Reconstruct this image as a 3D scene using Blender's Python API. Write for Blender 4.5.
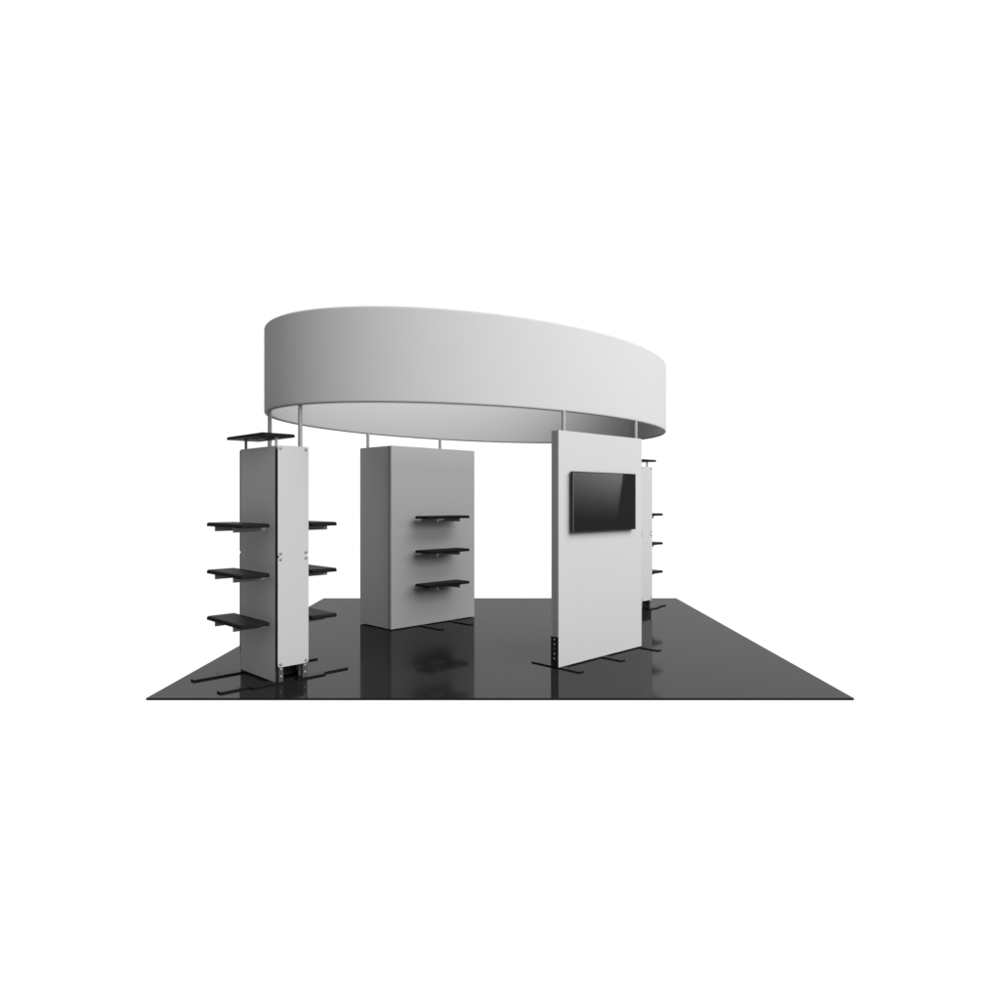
import bpy, bmesh, math
from mathutils import Matrix, Vector

S = bpy.context.scene
for o in list(bpy.data.objects):
    bpy.data.objects.remove(o, do_unlink=True)
COL = S.collection
R2 = math.sqrt(2.0)

# ------------------------------------------------------------------ camera
cam_data = bpy.data.cameras.new('camera')
cam = bpy.data.objects.new('camera', cam_data)
COL.objects.link(cam)
cam_data.sensor_width = 36.0
cam_data.lens = 0.7022 * 36.0
cam_data.shift_y = -0.0009
cam_data.clip_start = 0.05
cam_data.clip_end = 200.0
cam.location = (0.0, -9.0925, 1.7135)
cam.rotation_euler = (math.radians(90), 0, 0)
S.camera = cam

# ------------------------------------------------------------------ studio surroundings (world)
W = bpy.data.worlds.new('World')
S.world = W
W.use_nodes = True
nt = W.node_tree
nt.nodes.clear()
w_out = nt.nodes.new('ShaderNodeOutputWorld')
w_bg = nt.nodes.new('ShaderNodeBackground')
w_tc = nt.nodes.new('ShaderNodeTexCoord')
w_sep = nt.nodes.new('ShaderNodeSeparateXYZ')
nt.links.new(w_tc.outputs['Generated'], w_sep.inputs[0])
# the white studio cyclorama behind the stand, falling off to the dim studio around and behind the camera
m_f = nt.nodes.new('ShaderNodeMapRange')
m_f.interpolation_type = 'SMOOTHSTEP'
m_f.inputs['From Min'].default_value = 0.54
m_f.inputs['From Max'].default_value = 0.67
nt.links.new(w_sep.outputs['Y'], m_f.inputs['Value'])
# dim overhead light of the studio ceiling
m_u = nt.nodes.new('ShaderNodeMapRange')
m_u.inputs['From Min'].default_value = -0.1
m_u.inputs['From Max'].default_value = 1.0
m_u.inputs['To Min'].default_value = 0.125
m_u.inputs['To Max'].default_value = 0.27
nt.links.new(w_sep.outputs['Z'], m_u.inputs['Value'])
w_mix = nt.nodes.new('ShaderNodeMix')
w_mix.data_type = 'FLOAT'
nt.links.new(m_f.outputs[0], w_mix.inputs[0])
# added frontal fill from behind the camera, lifting the faces turned to it
m_b = nt.nodes.new('ShaderNodeMapRange')
m_b.interpolation_type = 'SMOOTHSTEP'
m_b.inputs['From Min'].default_value = 0.2
m_b.inputs['From Max'].default_value = -1.0
m_b.inputs['To Min'].default_value = 0.0
m_b.inputs['To Max'].default_value = 0.08
nt.links.new(w_sep.outputs['Y'], m_b.inputs['Value'])
w_add = nt.nodes.new('ShaderNodeMath')
w_add.operation = 'ADD'
nt.links.new(m_u.outputs[0], w_add.inputs[0])
nt.links.new(m_b.outputs[0], w_add.inputs[1])
nt.links.new(w_add.outputs[0], w_mix.inputs[2])
w_mix.inputs[3].default_value = 1.02
nt.links.new(w_mix.outputs[0], w_bg.inputs['Strength'])
w_bg.inputs['Color'].default_value = (1, 1, 1, 1)
nt.links.new(w_bg.outputs[0], w_out.inputs[0])

# ------------------------------------------------------------------ area lamps
def softbox(name, loc, aim, sx, sy, watts, roll=0.0):
    d = bpy.data.lights.new(name, 'AREA')
    d.shape = 'RECTANGLE'
    d.size = sx
    d.size_y = sy
    d.energy = watts
    o = bpy.data.objects.new(name, d)
    COL.objects.link(o)
    o.location = loc
    q = (Vector(aim) - Vector(loc)).to_track_quat('-Z', 'Y')
    o.rotation_euler = (q.to_matrix() @ Matrix.Rotation(math.radians(roll), 3, 'Z')).to_euler()
    return o


# key: large, high, front right
key = softbox('key_softbox', (13.2, -9.8, 12.6), (0.0, -0.5, 1.8), 24.0, 16.0, 3750.0)
# side: added for the television glare, right of the stand, fading downwards
side = softbox('screen_glare_lamp', (9.0, -1.475, 2.35), (0.0, -1.475, 2.35), 3.0, 2.6, 76.0, roll=-8.0)
side.data.use_nodes = True
_n = side.data.node_tree.nodes
_l = side.data.node_tree.links
_em = next(x for x in _n if x.type == 'EMISSION')
_g = _n.new('ShaderNodeNewGeometry')
_s = _n.new('ShaderNodeSeparateXYZ')
_m = _n.new('ShaderNodeMapRange')
_m.interpolation_type = 'SMOOTHSTEP'
_m.inputs['From Min'].default_value = 1.15
_m.inputs['From Max'].default_value = 3.1
_l.new(_g.outputs['Position'], _s.inputs[0])
_l.new(_s.outputs['Z'], _m.inputs['Value'])
_m2 = _n.new('ShaderNodeMapRange')
_m2.inputs['From Min'].default_value = -2.6
_m2.inputs['From Max'].default_value = -0.2
_m2.inputs['To Min'].default_value = 0.12
_l.new(_s.outputs['Y'], _m2.inputs['Value'])
_p = _n.new('ShaderNodeMath')
_p.operation = 'MULTIPLY'
_l.new(_m.outputs[0], _p.inputs[0])
_l.new(_m2.outputs[0], _p.inputs[1])
_l.new(_p.outputs[0], _em.inputs['Strength'])

S.view_settings.view_transform = 'Standard'
S.view_settings.look = 'None'
S.view_settings.exposure = 0.0
S.view_settings.gamma = 1.0
S.view_settings.use_curve_mapping = False
S.render.engine = 'CYCLES'
S.cycles.max_bounces = 8
S.cycles.diffuse_bounces = 0


# ------------------------------------------------------------------ materials
def mat(name, col, rough=0.5, metal=0.0, spec=0.5, grain=0.0, scale=60.0, bump=0.0):
    m = bpy.data.materials.new(name)
    m.use_nodes = True
    n = m.node_tree.nodes
    l = m.node_tree.links
    p = n['Principled BSDF']
    if isinstance(col, (int, float)):
        col = (col, col, col)
    p.inputs['Base Color'].default_value = (*col, 1)
    p.inputs['Roughness'].default_value = rough
    p.inputs['Metallic'].default_value = metal
    p.inputs['Specular IOR Level'].default_value = spec
    if grain or bump:
        tc = n.new('ShaderNodeTexCoord')
        nz = n.new('ShaderNodeTexNoise')
        nz.inputs['Scale'].default_value = scale
        nz.inputs['Detail'].default_value = 3.0
        l.new(tc.outputs['Object'], nz.inputs['Vector'])
        if grain:
            mr = n.new('ShaderNodeMapRange')
            mr.inputs['To Min'].default_value = 1.0 - grain
            mr.inputs['To Max'].default_value = 1.0 + grain
            l.new(nz.outputs[0], mr.inputs['Value'])
            mx = n.new('ShaderNodeVectorMath')
            mx.operation = 'SCALE'
            mx.inputs[0].default_value = col
            l.new(mr.outputs[0], mx.inputs['Scale'])
            l.new(mx.outputs[0], p.inputs['Base Color'])
        if bump:
            bp = n.new('ShaderNodeBump')
            bp.inputs['Strength'].default_value = bump
            bp.inputs['Distance'].default_value = 0.002
            l.new(nz.outputs[0], bp.inputs['Height'])
            l.new(bp.outputs[0], p.inputs['Normal'])
    return m


M_FABRIC = mat('white_fabric', 0.80, 0.9, spec=0.15, grain=0.012, scale=3.0)
M_PANEL = mat('white_laminate', 0.80, 0.6, spec=0.25, grain=0.01, scale=4.0)
M_PROFILE = mat('anodised_profile', 0.62, 0.5, spec=0.4, grain=0.03, scale=40.0)
M_POLE = mat('satin_aluminium', 0.60, 0.5, metal=0.15, grain=0.02, scale=30.0)
M_SHELF = mat('black_shelf_laminate', 0.018, 0.55, spec=0.08, grain=0.08, scale=80.0)
M_BRACKET = mat('brushed_bracket', (0.54, 0.525, 0.50), 0.5, metal=0.2, grain=0.04, scale=50.0)
M_STEEL = mat('charcoal_powder_coat', 0.12, 0.55, spec=0.35, grain=0.05, scale=60.0)
M_DARKPLATE = mat('dark_grey_sheet', 0.05, 0.55, spec=0.2, grain=0.05, scale=60.0)
M_BLACKPLATE = mat('black_powder_coat', 0.02, 0.5, spec=0.35, grain=0.05, scale=60.0)
M_SCREW = mat('zinc_screw', 0.42, 0.45, metal=0.3, grain=0.03, scale=90.0)
M_BOLT = mat('bright_bolt', 0.85, 0.35, metal=0.2, grain=0.02, scale=90.0)
M_BEZEL = mat('black_plastic', 0.018, 0.38, spec=0.45, grain=0.04, scale=90.0)
M_TRIM = mat('silver_trim', 0.35, 0.3, metal=0.5, grain=0.03, scale=90.0)
M_GLASS = mat('screen_glass', 0.014, 0.03, spec=0.6, grain=0.01, scale=5.0)
M_EDGE = mat('floor_edge', 0.02, 0.6, spec=0.1, grain=0.05, scale=30.0)


def polished_dark(name, dif_col, rough):
    m = bpy.data.materials.new(name)
    m.use_nodes = True
    n = m.node_tree.nodes
    l = m.node_tree.links
    n.clear()
    out = n.new('ShaderNodeOutputMaterial')
    mix = n.new('ShaderNodeMixShader')
    dif = n.new('ShaderNodeBsdfDiffuse')
    glo = n.new('ShaderNodeBsdfGlossy')
    glo.inputs['Color'].default_value = (1, 1, 1, 1)
    glo.inputs['Roughness'].default_value = rough
    tc = n.new('ShaderNodeTexCoord')
    nz = n.new('ShaderNodeTexNoise')
    nz.inputs['Scale'].default_value = 1.5
    nz.inputs['Detail'].default_value = 4.0
    l.new(tc.outputs['Object'], nz.inputs['Vector'])
    mr = n.new('ShaderNodeMapRange')
    mr.inputs['To Min'].default_value = dif_col
    mr.inputs['To Max'].default_value = dif_col * 1.1
    l.new(nz.outputs[0], mr.inputs['Value'])
    l.new(mr.outputs[0], dif.inputs['Color'])
    lw = n.new('ShaderNodeLayerWeight')
    lw.inputs['Blend'].default_value = 0.5
    pw = n.new('ShaderNodeMath')
    pw.operation = 'POWER'
    pw.inputs[1].default_value = 3.0
    l.new(lw.outputs['Facing'], pw.inputs[0])
    ma = n.new('ShaderNodeMath')
    ma.operation = 'MULTIPLY_ADD'
    ma.inputs[1].default_value = 0.200
    ma.inputs[2].default_value = 0.014
    l.new(pw.outputs[0], ma.inputs[0])
    l.new(ma.outputs[0], mix.inputs[0])
    l.new(dif.outputs[0], mix.inputs[1])
    l.new(glo.outputs[0], mix.inputs[2])
    l.new(mix.outputs[0], out.inputs[0])
    return m


M_FLOOR = polished_dark('polished_dark_floor', 0.025, 0.075)
M_FOOT = polished_dark('dark_steel_foot', 0.014, 0.22)


# ------------------------------------------------------------------ mesh helpers
def add_box(bm, x0, x1, y0, y1, z0, z1, bev=0.0, seg=2):
    t = bmesh.new()
    bmesh.ops.create_cube(t, size=1.0)
    for v in t.verts:
        v.co = Vector((x0 + (v.co.x + .5) * (x1 - x0), y0 + (v.co.y + .5) * (y1 - y0), z0 + (v.co.z + .5) * (z1 - z0)))
    if bev:
        bmesh.ops.bevel(t, geom=list(t.edges), offset=bev, segments=seg, profile=0.5, affect='EDGES')
    merge(bm, t)


def merge(bm, t):
    me = bpy.data.meshes.new('tmp')
    t.to_mesh(me)
    t.free()
    bm.from_mesh(me)
    bpy.data.meshes.remove(me)


def add_cyl(bm, p0, p1, r, seg=24, bev=0.0):
    p0, p1 = Vector(p0), Vector(p1)
    d = p1 - p0
    t = bmesh.new()
    bmesh.ops.create_cone(t, cap_ends=True, segments=seg, radius1=r, radius2=r, depth=d.length)
    if bev:
        rim = [e for e in t.edges if abs(e.verts[0].co.z - e.verts[1].co.z) < 1e-6]
        bmesh.ops.bevel(t, geom=rim, offset=bev, segments=2, profile=0.5, affect='EDGES')
    q = d.to_track_quat('Z', 'Y').to_matrix().to_4x4()
    bmesh.ops.transform(t, matrix=Matrix.Translation((p0 + p1) / 2) @ q, verts=t.verts)
    merge(bm, t)


def add_rounded_slab(bm, u0, u1, z0, z1, v0, v1, r, seg=5, bev=0.0015):
    """upright slab in the u-z plane with rounded corners, thickness v0..v1"""
    t = bmesh.new()
    pts = []
    for cx, cz, a0 in ((u1 - r, z1 - r, 0), (u0 + r, z1 - r, 90), (u0 + r, z0 + r, 180), (u1 - r, z0 + r, 270)):
        for k in range(seg + 1):
            a = math.radians(a0 + 90.0 * k / seg)
            pts.append((cx + r * math.cos(a), cz + r * math.sin(a)))
    A = [t.verts.new((x, v0, z)) for x, z in pts]
    B = [t.verts.new((x, v1, z)) for x, z in pts]
    fa = t.faces.new(A)
    fb = t.faces.new(list(reversed(B)))
    n = len(pts)
    for i in range(n):
        j = (i + 1) % n
        t.faces.new((A[j], A[i], B[i], B[j]))
    bmesh.ops.recalc_face_normals(t, faces=t.faces)
    if bev:
        es = [e for e in t.edges if fa in e.link_faces or fb in e.link_faces]
        bmesh.ops.bevel(t, geom=es, offset=bev, segments=2, profile=0.5, affect='EDGES')
    merge(bm, t)


def obj(name, bm, material, parent=None, smooth=False):
    me = bpy.data.meshes.new(name)
    bm.normal_update()
    bm.to_mesh(me)
    bm.free()
    me.materials.append(material)
    if smooth:
        for p in me.polygons:
            p.use_smooth = True
        me.set_sharp_from_angle(angle=math.radians(38))
    o = bpy.data.objects.new(name, me)
    COL.objects.link(o)
    if parent is not None:
        o.parent = parent
    return o


def box(name, material, parent, *a, **k):
    bm = bmesh.new()
    add_box(bm, *a, **k)
    return obj(name, bm, material, parent)


def cyl(name, material, parent, p0, p1, r, seg=24, bev=0.0):
    bm = bmesh.new()
    add_cyl(bm, p0, p1, r, seg, bev)
    return obj(name, bm, material, parent, smooth=True)


def thing(name, label, cat, u, v, z=0.0, rot=45.0, group=None):
    """an Empty whose x axis runs along U (1,1) and y axis along V (-1,1) when rot is 45 degrees"""
    o = bpy.data.objects.new(name, None)
    o.empty_display_size = 0.2
    COL.objects.link(o)
    o.location = ((u - v) / R2, (u + v) / R2, z)
    o.rotation_euler = (0, 0, math.radians(rot))
    o['kind'] = 'thing'
    o['label'] = label
    o['category'] = cat
    if group:
        o['group'] = group
    return o


def copy_thing(root):
    c = root.copy()
    COL.objects.link(c)
    for ch in list(root.children):
        d = ch.copy()
        COL.objects.link(d)
        d.parent = c
        for g in list(ch.children):
            e = g.copy()
            COL.objects.link(e)
            e.parent = d
    return c


# ------------------------------------------------------------------ the floor: a square raised deck, 20 by 20 feet
HALF = 3.048
EDGE = 0.019
bm = bmesh.new()
add_box(bm, -HALF, HALF, -HALF, HALF, -EDGE, 0.0, bev=0.0018, seg=2)
fl = obj('floor', bm, M_FLOOR)
fl.data.materials.append(M_EDGE)
for p in fl.data.polygons:
    if p.normal.z < 0.95:
        p.material_index = 1
fl['kind'] = 'structure'

# ------------------------------------------------------------------ shelves: a board on two brackets
SH_L, SH_D, SH_T = 0.745, 0.284, 0.037      # length, depth, thickness
SH_GAP = 0.048                              # board stands off the wall by this much
SHELF_Z = (1.470, 1.014, 0.566)             # middle of each board


def board_mesh(bm, x0, x1, y0, y1, z0, z1):
    """board with a rounded upper arris and slightly rounded corners"""
    t = bmesh.new()
    bmesh.ops.create_cube(t, size=1.0)
    for v in t.verts:
        v.co = Vector((x0 + (v.co.x + .5) * (x1 - x0), y0 + (v.co.y + .5) * (y1 - y0), z0 + (v.co.z + .5) * (z1 - z0)))
    vert = [e for e in t.edges if abs(e.verts[0].co.z - e.verts[1].co.z) > 1e-6]
    bmesh.ops.bevel(t, geom=vert, offset=0.020, segments=4, profile=0.5, affect='EDGES')
    zt = max(v.co.z for v in t.verts)
    zb = min(v.co.z for v in t.verts)
    top = [e for e in t.edges if all(abs(v.co.z - zt) < 1e-6 for v in e.verts)]
    bmesh.ops.bevel(t, geom=top, offset=0.019, segments=6, profile=0.5, affect='EDGES')
    bot = [e for e in t.edges if all(abs(v.co.z - zb) < 1e-6 for v in e.verts)]
    bmesh.ops.bevel(t, geom=bot, offset=0.005, segments=3, profile=0.5, affect='EDGES')
    merge(bm, t)


def wall_shelf(parent, axis, face, sign, centre, z):
    """axis 'u': shelf sticks out along u from the plane u=face; axis 'v': along v. centre = middle along the wall"""
    a0 = face + sign * SH_GAP
    a1 = a0 + sign * SH_D
    lo, hi = min(a0, a1), max(a0, a1)
    bm = bmesh.new()
    c0, c1 = centre - SH_L / 2, centre + SH_L / 2
    z0, z1 = z - SH_T / 2, z + SH_T / 2
    if axis == 'u':
        board_mesh(bm, lo, hi, c0, c1, z0, z1)
    else:
        board_mesh(bm, c0, c1, lo, hi, z0, z1)
    sh = obj('shelf', bm, M_SHELF, parent)
    for s in (-1, 1):
        b = centre + s * 0.196
        bm = bmesh.new()
        e0 = face + sign * 0.0005
        e1 = a1 - sign * 0.012
        l2, h2 = min(e0, e1), max(e0, e1)
        p0 = face + sign * 0.0005
        p1 = face + sign * 0.006
        l3, h3 = min(p0, p1), max(p0, p1)
        zb = z0 - 0.044
        if axis == 'u':
            add_box(bm, l2, h2, b - 0.007, b + 0.007, zb, z0 - 0.0008, bev=0.001)
            add_box(bm, l3, h3, b - 0.018, b + 0.018, zb + 0.003, z0 + 0.008, bev=0.001)
        else:
            add_box(bm, b - 0.007, b + 0.007, l2, h2, zb, z0 - 0.0008, bev=0.001)
            add_box(bm, b - 0.018, b + 0.018, l3, h3, zb + 0.003, z0 + 0.008, bev=0.001)
        obj('bracket', bm, M_BRACKET, sh)
    return sh


# ------------------------------------------------------------------ display tower (local x = U, y = V, centre of the tower at 0,0)
TU, TV = 0.165, 0.3575          # half width of the hollow body across U and along V
T_TOP = 2.208


def make_tower(label, u, v, rot):
    t = thing('display_tower', label, 'display tower', u, v, 0, rot, 'shelved display towers')
    # two large side panels
    for s in (-1, 1):
        bm = bmesh.new()
        a, b = sorted((s * (TU - 0.012), s * TU))
        add_box(bm, a, b, -TV + 0.003, TV - 0.003, 0.017, T_TOP, bev=0.0008)
        sp = obj('side_panel', bm, M_PANEL, t)
        for sv in (-1, 1):
            c, d = sorted((sv * (TV - 0.0029), sv * TV))
            box('dark_seam_strip', M_STEEL, sp, a, b, c, d, 0.017, T_TOP)  # dark strip added over the lit panel end to darken the corner seam
    # top cover between the side panels
    box('top_cover', M_STEEL, t, -TU + 0.0125, TU - 0.0125, -TV, TV, T_TOP - 0.03, T_TOP - 0.015, bev=0.001)
    for sv in (-1, 1):
        # corner legs
        for su in (-1, 1):
            bm = bmesh.new()
            x0, x1 = sorted((su * (TU - 0.066), su * (TU - 0.020)))
            y0, y1 = sorted((sv * (TV + 0.001), sv * (TV + 0.033)))
            add_box(bm, x0, x1, y0, y1, 0.017, T_TOP - 0.004, bev=0.002)
            lg = obj('leg', bm, M_STEEL, t)
            xm = (x0 + x1) / 2
            for zz in (0.138, 0.072):
                cyl('bolt', M_BOLT, lg, (xm, sv * (TV + 0.0332), zz), (xm, sv * (TV + 0.0372), zz), 0.009, 16, 0.001)
        # two stacked end panels with rounded corners and exposed screws
        y0, y1 = sorted((sv * (TV + 0.0335), sv * (TV + 0.0390)))
        xa, xb = -0.157, 0.157
        for z0, z1 in ((0.156, 1.18095), (1.181, 2.211)):
            bm = bmesh.new()
            add_rounded_slab(bm, xa, xb, z0, z1, y0, y1, 0.024, bev=0.0)
            ep = obj('end_panel', bm, M_PANEL, t)
            for sx in (xa + 0.027, xb - 0.027):
                for zz in (z0 + 0.027, z1 - 0.027):
                    cyl('screw', M_SCREW, ep, (sx, sv * (TV + 0.0391), zz), (sx, sv * (TV + 0.0445), zz), 0.0145, 20, 0.003)
        # long ground foot with a short wide plate beside it
        bm = bmesh.new()
        y0, y1 = sorted((sv * 0.255, sv * 0.330))
        add_box(bm, -0.665, 0.640, y0, y1, 0.0006, 0.016, bev=0.0012)
        ft = obj('foot', bm, M_FOOT, t)
        for x0, x1 in ((-0.395, -0.095), (0.052, 0.350)):
            bm = bmesh.new()
            a, b = sorted((sv * 0.3305, sv * 0.385))
            add_box(bm, x0, x1, a, b, 0.0006, 0.016, bev=0.0012)
            obj('foot_plate', bm, M_FOOT, ft)
    # black strips closing the gap under the side panels, added as its shade
    for su in (-1, 1):
        a, b = sorted((su * 0.138, su * 0.150))
        box('gap_shade_strip', M_BLACKPLATE, t, a, b, -0.254, 0.254, 0.0008, 0.040)
    # inner partitions seen through the openings at the foot
    for sv in (-1, 1):
        y0, y1 = sorted((sv * 0.165, sv * 0.171))
        box('partition', M_DARKPLATE, t, -TU + 0.0125, TU - 0.0125, y0, y1, 0.017, T_TOP - 0.032, bev=0.001)
    # top shelf on thin posts, shifted to one side of the tower
    bm = bmesh.new()
    board_mesh(bm, -0.298, 0.042, -0.362, 0.390, 2.296, 2.327)
    sh = obj('top_shelf', bm, M_SHELF, t)
    for y in (-0.305, 0.325):
        cyl('post', M_POLE, sh, (-0.125, y, T_TOP - 0.02), (-0.125, y, 2.2955), 0.0135, 20)
    for y in (-0.02, 0.125):
        cyl('fixing_disc', M_BOLT, sh, (-0.128, y, 2.289), (-0.128, y, 2.2955), 0.028, 24, 0.002)
    # three shelves on each large side
    for s in (-1, 1):
        for z in SHELF_Z:
            wall_shelf(t, 'u', s * TU, s, 0.012, z)
    return t


tower = make_tower('white shelf tower standing nearest, front of the floor, its dark side facing us', -3.140, -0.0025, 45)
far_tower = copy_thing(tower)
far_tower['label'] = 'white shelf tower at the back, mostly hidden behind the panel with the television'
far_tower.location = ((2.780 + 0.0025) / R2, (2.780 - 0.0025) / R2, 0)
far_tower.rotation_euler = (0, 0, math.radians(225))


# ------------------------------------------------------------------ aluminium frame for a fabric wall: local x along the wall, y through it
def fabric_frame(parent, x0, x1, y0, y1, z0, z1, front=True, back=True):
    """hollow frame of four grooved profiles, fabric stretched over its faces"""
    for xa, xb, so in ((x0, x0 + 0.04, -1), (x1 - 0.04, x1, 1)):
        bm = bmesh.new()
        w = y1 - y0
        xo = xa if so < 0 else xb
        xi = xb if so < 0 else xa
        # profile outline with a rib and two shallow grooves on the outer side
        g = 0.004
        ys = [0.0, 0.40, 0.40, 0.46, 0.46, 0.54, 0.54, 0.60, 0.60, 1.0]
        dx = [0, 0, g, g, 0, 0, g, g, 0, 0]
        prof = [(xo - so * d, y0 + w * q) for q, d in zip(ys, dx)] + [(xi, y1), (xi, y0)]
        A = [bm.verts.new((x, y, z0)) for x, y in prof]
        B = [bm.verts.new((x, y, z1)) for x, y in prof]
        bm.faces.new(A)
        bm.faces.new(list(reversed(B)))
        for i in range(len(prof)):
            j = (i + 1) % len(prof)
            bm.faces.new((A[i], A[j], B[j], B[i]))
        bmesh.ops.recalc_face_normals(bm, faces=bm.faces)
        obj('frame_upright', bm, M_PROFILE, parent, smooth=False)
    for za, zb in ((z0, z0 + 0.04), (z1 - 0.04, z1)):
        box('frame_rail', M_PROFILE, parent, x0 + 0.0402, x1 - 0.0402, y0 + 0.0005, y1 - 0.0005, za, zb)
    if front:
        box('fabric_face', M_FABRIC, parent, x0 + 0.0005, x1 - 0.0005, y0 - 0.004, y0 - 0.0002, z0 - 0.001, z1 + 0.001, bev=0.0015)
    if back:
        box('fabric_face', M_FABRIC, parent, x0 + 0.0005, x1 - 0.0005, y1 + 0.0002, y1 + 0.004, z0 - 0.001, z1 + 0.001, bev=0.0015)


def foot_bar(parent, x0, x1, y0, y1):
    return box('foot', M_FOOT, parent, x0, x1, y0, y1, 0.0006, 0.012, bev=0.001)


# ------------------------------------------------------------------ panel that carries the television
PC = -0.2565
panel = thing('television_wall', 'thin white upright panel with the television hanging on its front face', 'display panel', PC, -1.7875)
fabric_frame(panel, -0.7435, 0.7435, -0.0435, 0.0435, 0.013, 2.410)
# black base plate on the narrow end that faces left
bp = box('base_plate', M_BLACKPLATE, panel, -0.7505, -0.7440, -0.0490, 0.0490, 0.0125, 0.318, bev=0.0012)
for z, r, m in ((0.292, 0.0085, M_BOLT), (0.242, 0.0085, M_BOLT), (0.195, 0.011, M_STEEL), (0.146, 0.0085, M_BOLT), (0.096, 0.0085, M_BOLT)):
    cyl('bolt', m, bp, (-0.7506, 0, z), (-0.7550, 0, z), r, 16, 0.001)
for x0 in (-0.735, -0.036, 0.672):
    foot_bar(panel, x0, x0 + 0.075, -0.310, 0.330)

# ------------------------------------------------------------------ television on the panel
tv = thing('television', 'black flat television hanging on the thin white wall', 'television', -0.2774, -1.890, 1.685)
TW, TH = 0.559, 0.3132
box('housing', M_BEZEL, tv, -TW, TW, 0.003, 0.037, -TH, TH, bev=0.003)
bm = bmesh.new()
fr = 0.0085
add_box(bm, -TW, TW, -0.002, 0.0028, TH - fr, TH, bev=0.0008)
add_box(bm, -TW, TW, -0.002, 0.0028, -TH, -TH + fr, bev=0.0008)
add_box(bm, -TW, -TW + fr, -0.002, 0.0028, -TH + fr + 0.0002, TH - fr - 0.0002, bev=0.0008)
add_box(bm, TW - fr, TW, -0.002, 0.0028, -TH + fr + 0.0002, TH - fr - 0.0002, bev=0.0008)
obj('bezel', bm, M_BEZEL, tv)
box('silver_trim', M_TRIM, tv, -TW - 0.001, -TW + 0.004, -0.0035, -0.0022, -TH, TH)
box('screen', M_GLASS, tv, -TW + fr + 0.0002, TW - fr - 0.0002, -0.0006, 0.0026, -TH + fr + 0.0002, TH - fr - 0.0002)
box('wall_mount', M_STEEL, tv, -0.22, 0.22, 0.0375, 0.0502, -0.14, 0.14, bev=0.003)

# ------------------------------------------------------------------ storage wall at the back left
SC = -0.2130
wall = thing('storage_cabinet', 'deep white cabinet wall at the back with three black shelves on its front', 'cabinet', SC, 1.055)
fabric_frame(wall, -0.742, 0.742, 0.004, 0.094, 0.012, 2.412, True, False)
ZB, ZT = 0.012, 2.412
for x0, x1 in ((-0.742, -0.730), (0.730, 0.742)):
    box('side_panel', M_PANEL, wall, x0, x1, 0.1285, 0.700, ZB, ZT, bev=0.001)
for x0, x1 in ((-0.7435, -0.7300), (0.7300, 0.7435)):
    xm = -0.7295 if x0 < 0 else 0.7295
    cyl('corner_bead', M_FABRIC, wall, (xm, 0.1115, ZB), (xm, 0.1115, ZT), 0.0165, 24)
box('back_panel', M_PANEL, wall, -0.742, 0.742, 0.7002, 0.712, ZB, ZT, bev=0.001)
box('top_panel', M_PANEL, wall, -0.7295, 0.7295, 0.0962, 0.6998, ZT - 0.02, ZT - 0.004)
for z in SHELF_Z:
    wall_shelf(wall, 'v', 0.0, -1, -0.020, z)
for x0 in (-0.283, 0.237):
    foot_bar(wall, x0, x0 + 0.075, -0.440, 0.42)

# ------------------------------------------------------------------ oval canopy on its poles
EA, EB = 2.908, 1.8346
CU, CV = -0.1909, -0.0113
HB, HT = 2.613, 3.512
can = thing('oval_canopy', 'large oval white fabric canopy ring held up on thin poles above the stand', 'canopy', CU, CV)
T = 0.054
r = 0.022
sect = []                                       # (inset from the outer ellipse, height)
for cx, cz, a0 in ((r, HT - r, 180), (T - r, HT - r, 90), (T - r, HB + r, 0), (r, HB + r, 270)):
    for k in range(6):
        a = math.radians(a0 - 90.0 * k / 5)
        sect.append((cx + r * math.cos(a), cz + r * math.sin(a)))
# extra loops keep the broad faces flat-shaded beside the round edges
sect = sect[:6] + sect[6:12] + [(T, HT - r - 0.004), (T, HB + r + 0.004)] + sect[12:] + [(0.0, HB + r + 0.004), (0.0, HT - r - 0.004)]
N = 256
bm = bmesh.new()
rings = []
for i in range(N):
    a = 2 * math.pi * i / N
    nx, ny = math.cos(a) / EA, math.sin(a) / EB
    nl = math.hypot(nx, ny)
    nx, ny = nx / nl, ny / nl
    px, py = EA * math.cos(a), EB * math.sin(a)
    rings.append([bm.verts.new((px - nx * q, py - ny * q, z)) for q, z in sect])
for i in range(N):
    A, B = rings[i], rings[(i + 1) % N]
    for k in range(len(sect)):
        j = (k + 1) % len(sect)
        bm.faces.new((A[k], A[j], B[j], B[k]))
bmesh.ops.recalc_face_normals(bm, faces=bm.faces)
band = obj('fabric_band', bm, M_FABRIC, can, smooth=True)


def pole(u, v, z0, z1, rad):
    return cyl('pole', M_POLE, can, (u - CU, v - CV, z0), (u - CU, v - CV, z1), rad, 24)


for v in (0.315, -0.300):
    pole(-3.015, v, 0.02, HB + 0.01, 0.0205)
for v in (-0.245, 0.245):
    pole(2.630, v, 0.02, HB + (0.30 if v < 0 else 0.01), 0.0205)
for u in (-0.850, 0.450):
    pole(u, 1.735, 0.02, HB + 0.01, 0.0205)
for u in (-0.865, 0.433):
    pole(u, -1.7875, 0.05, HB + 0.01, 0.0205)
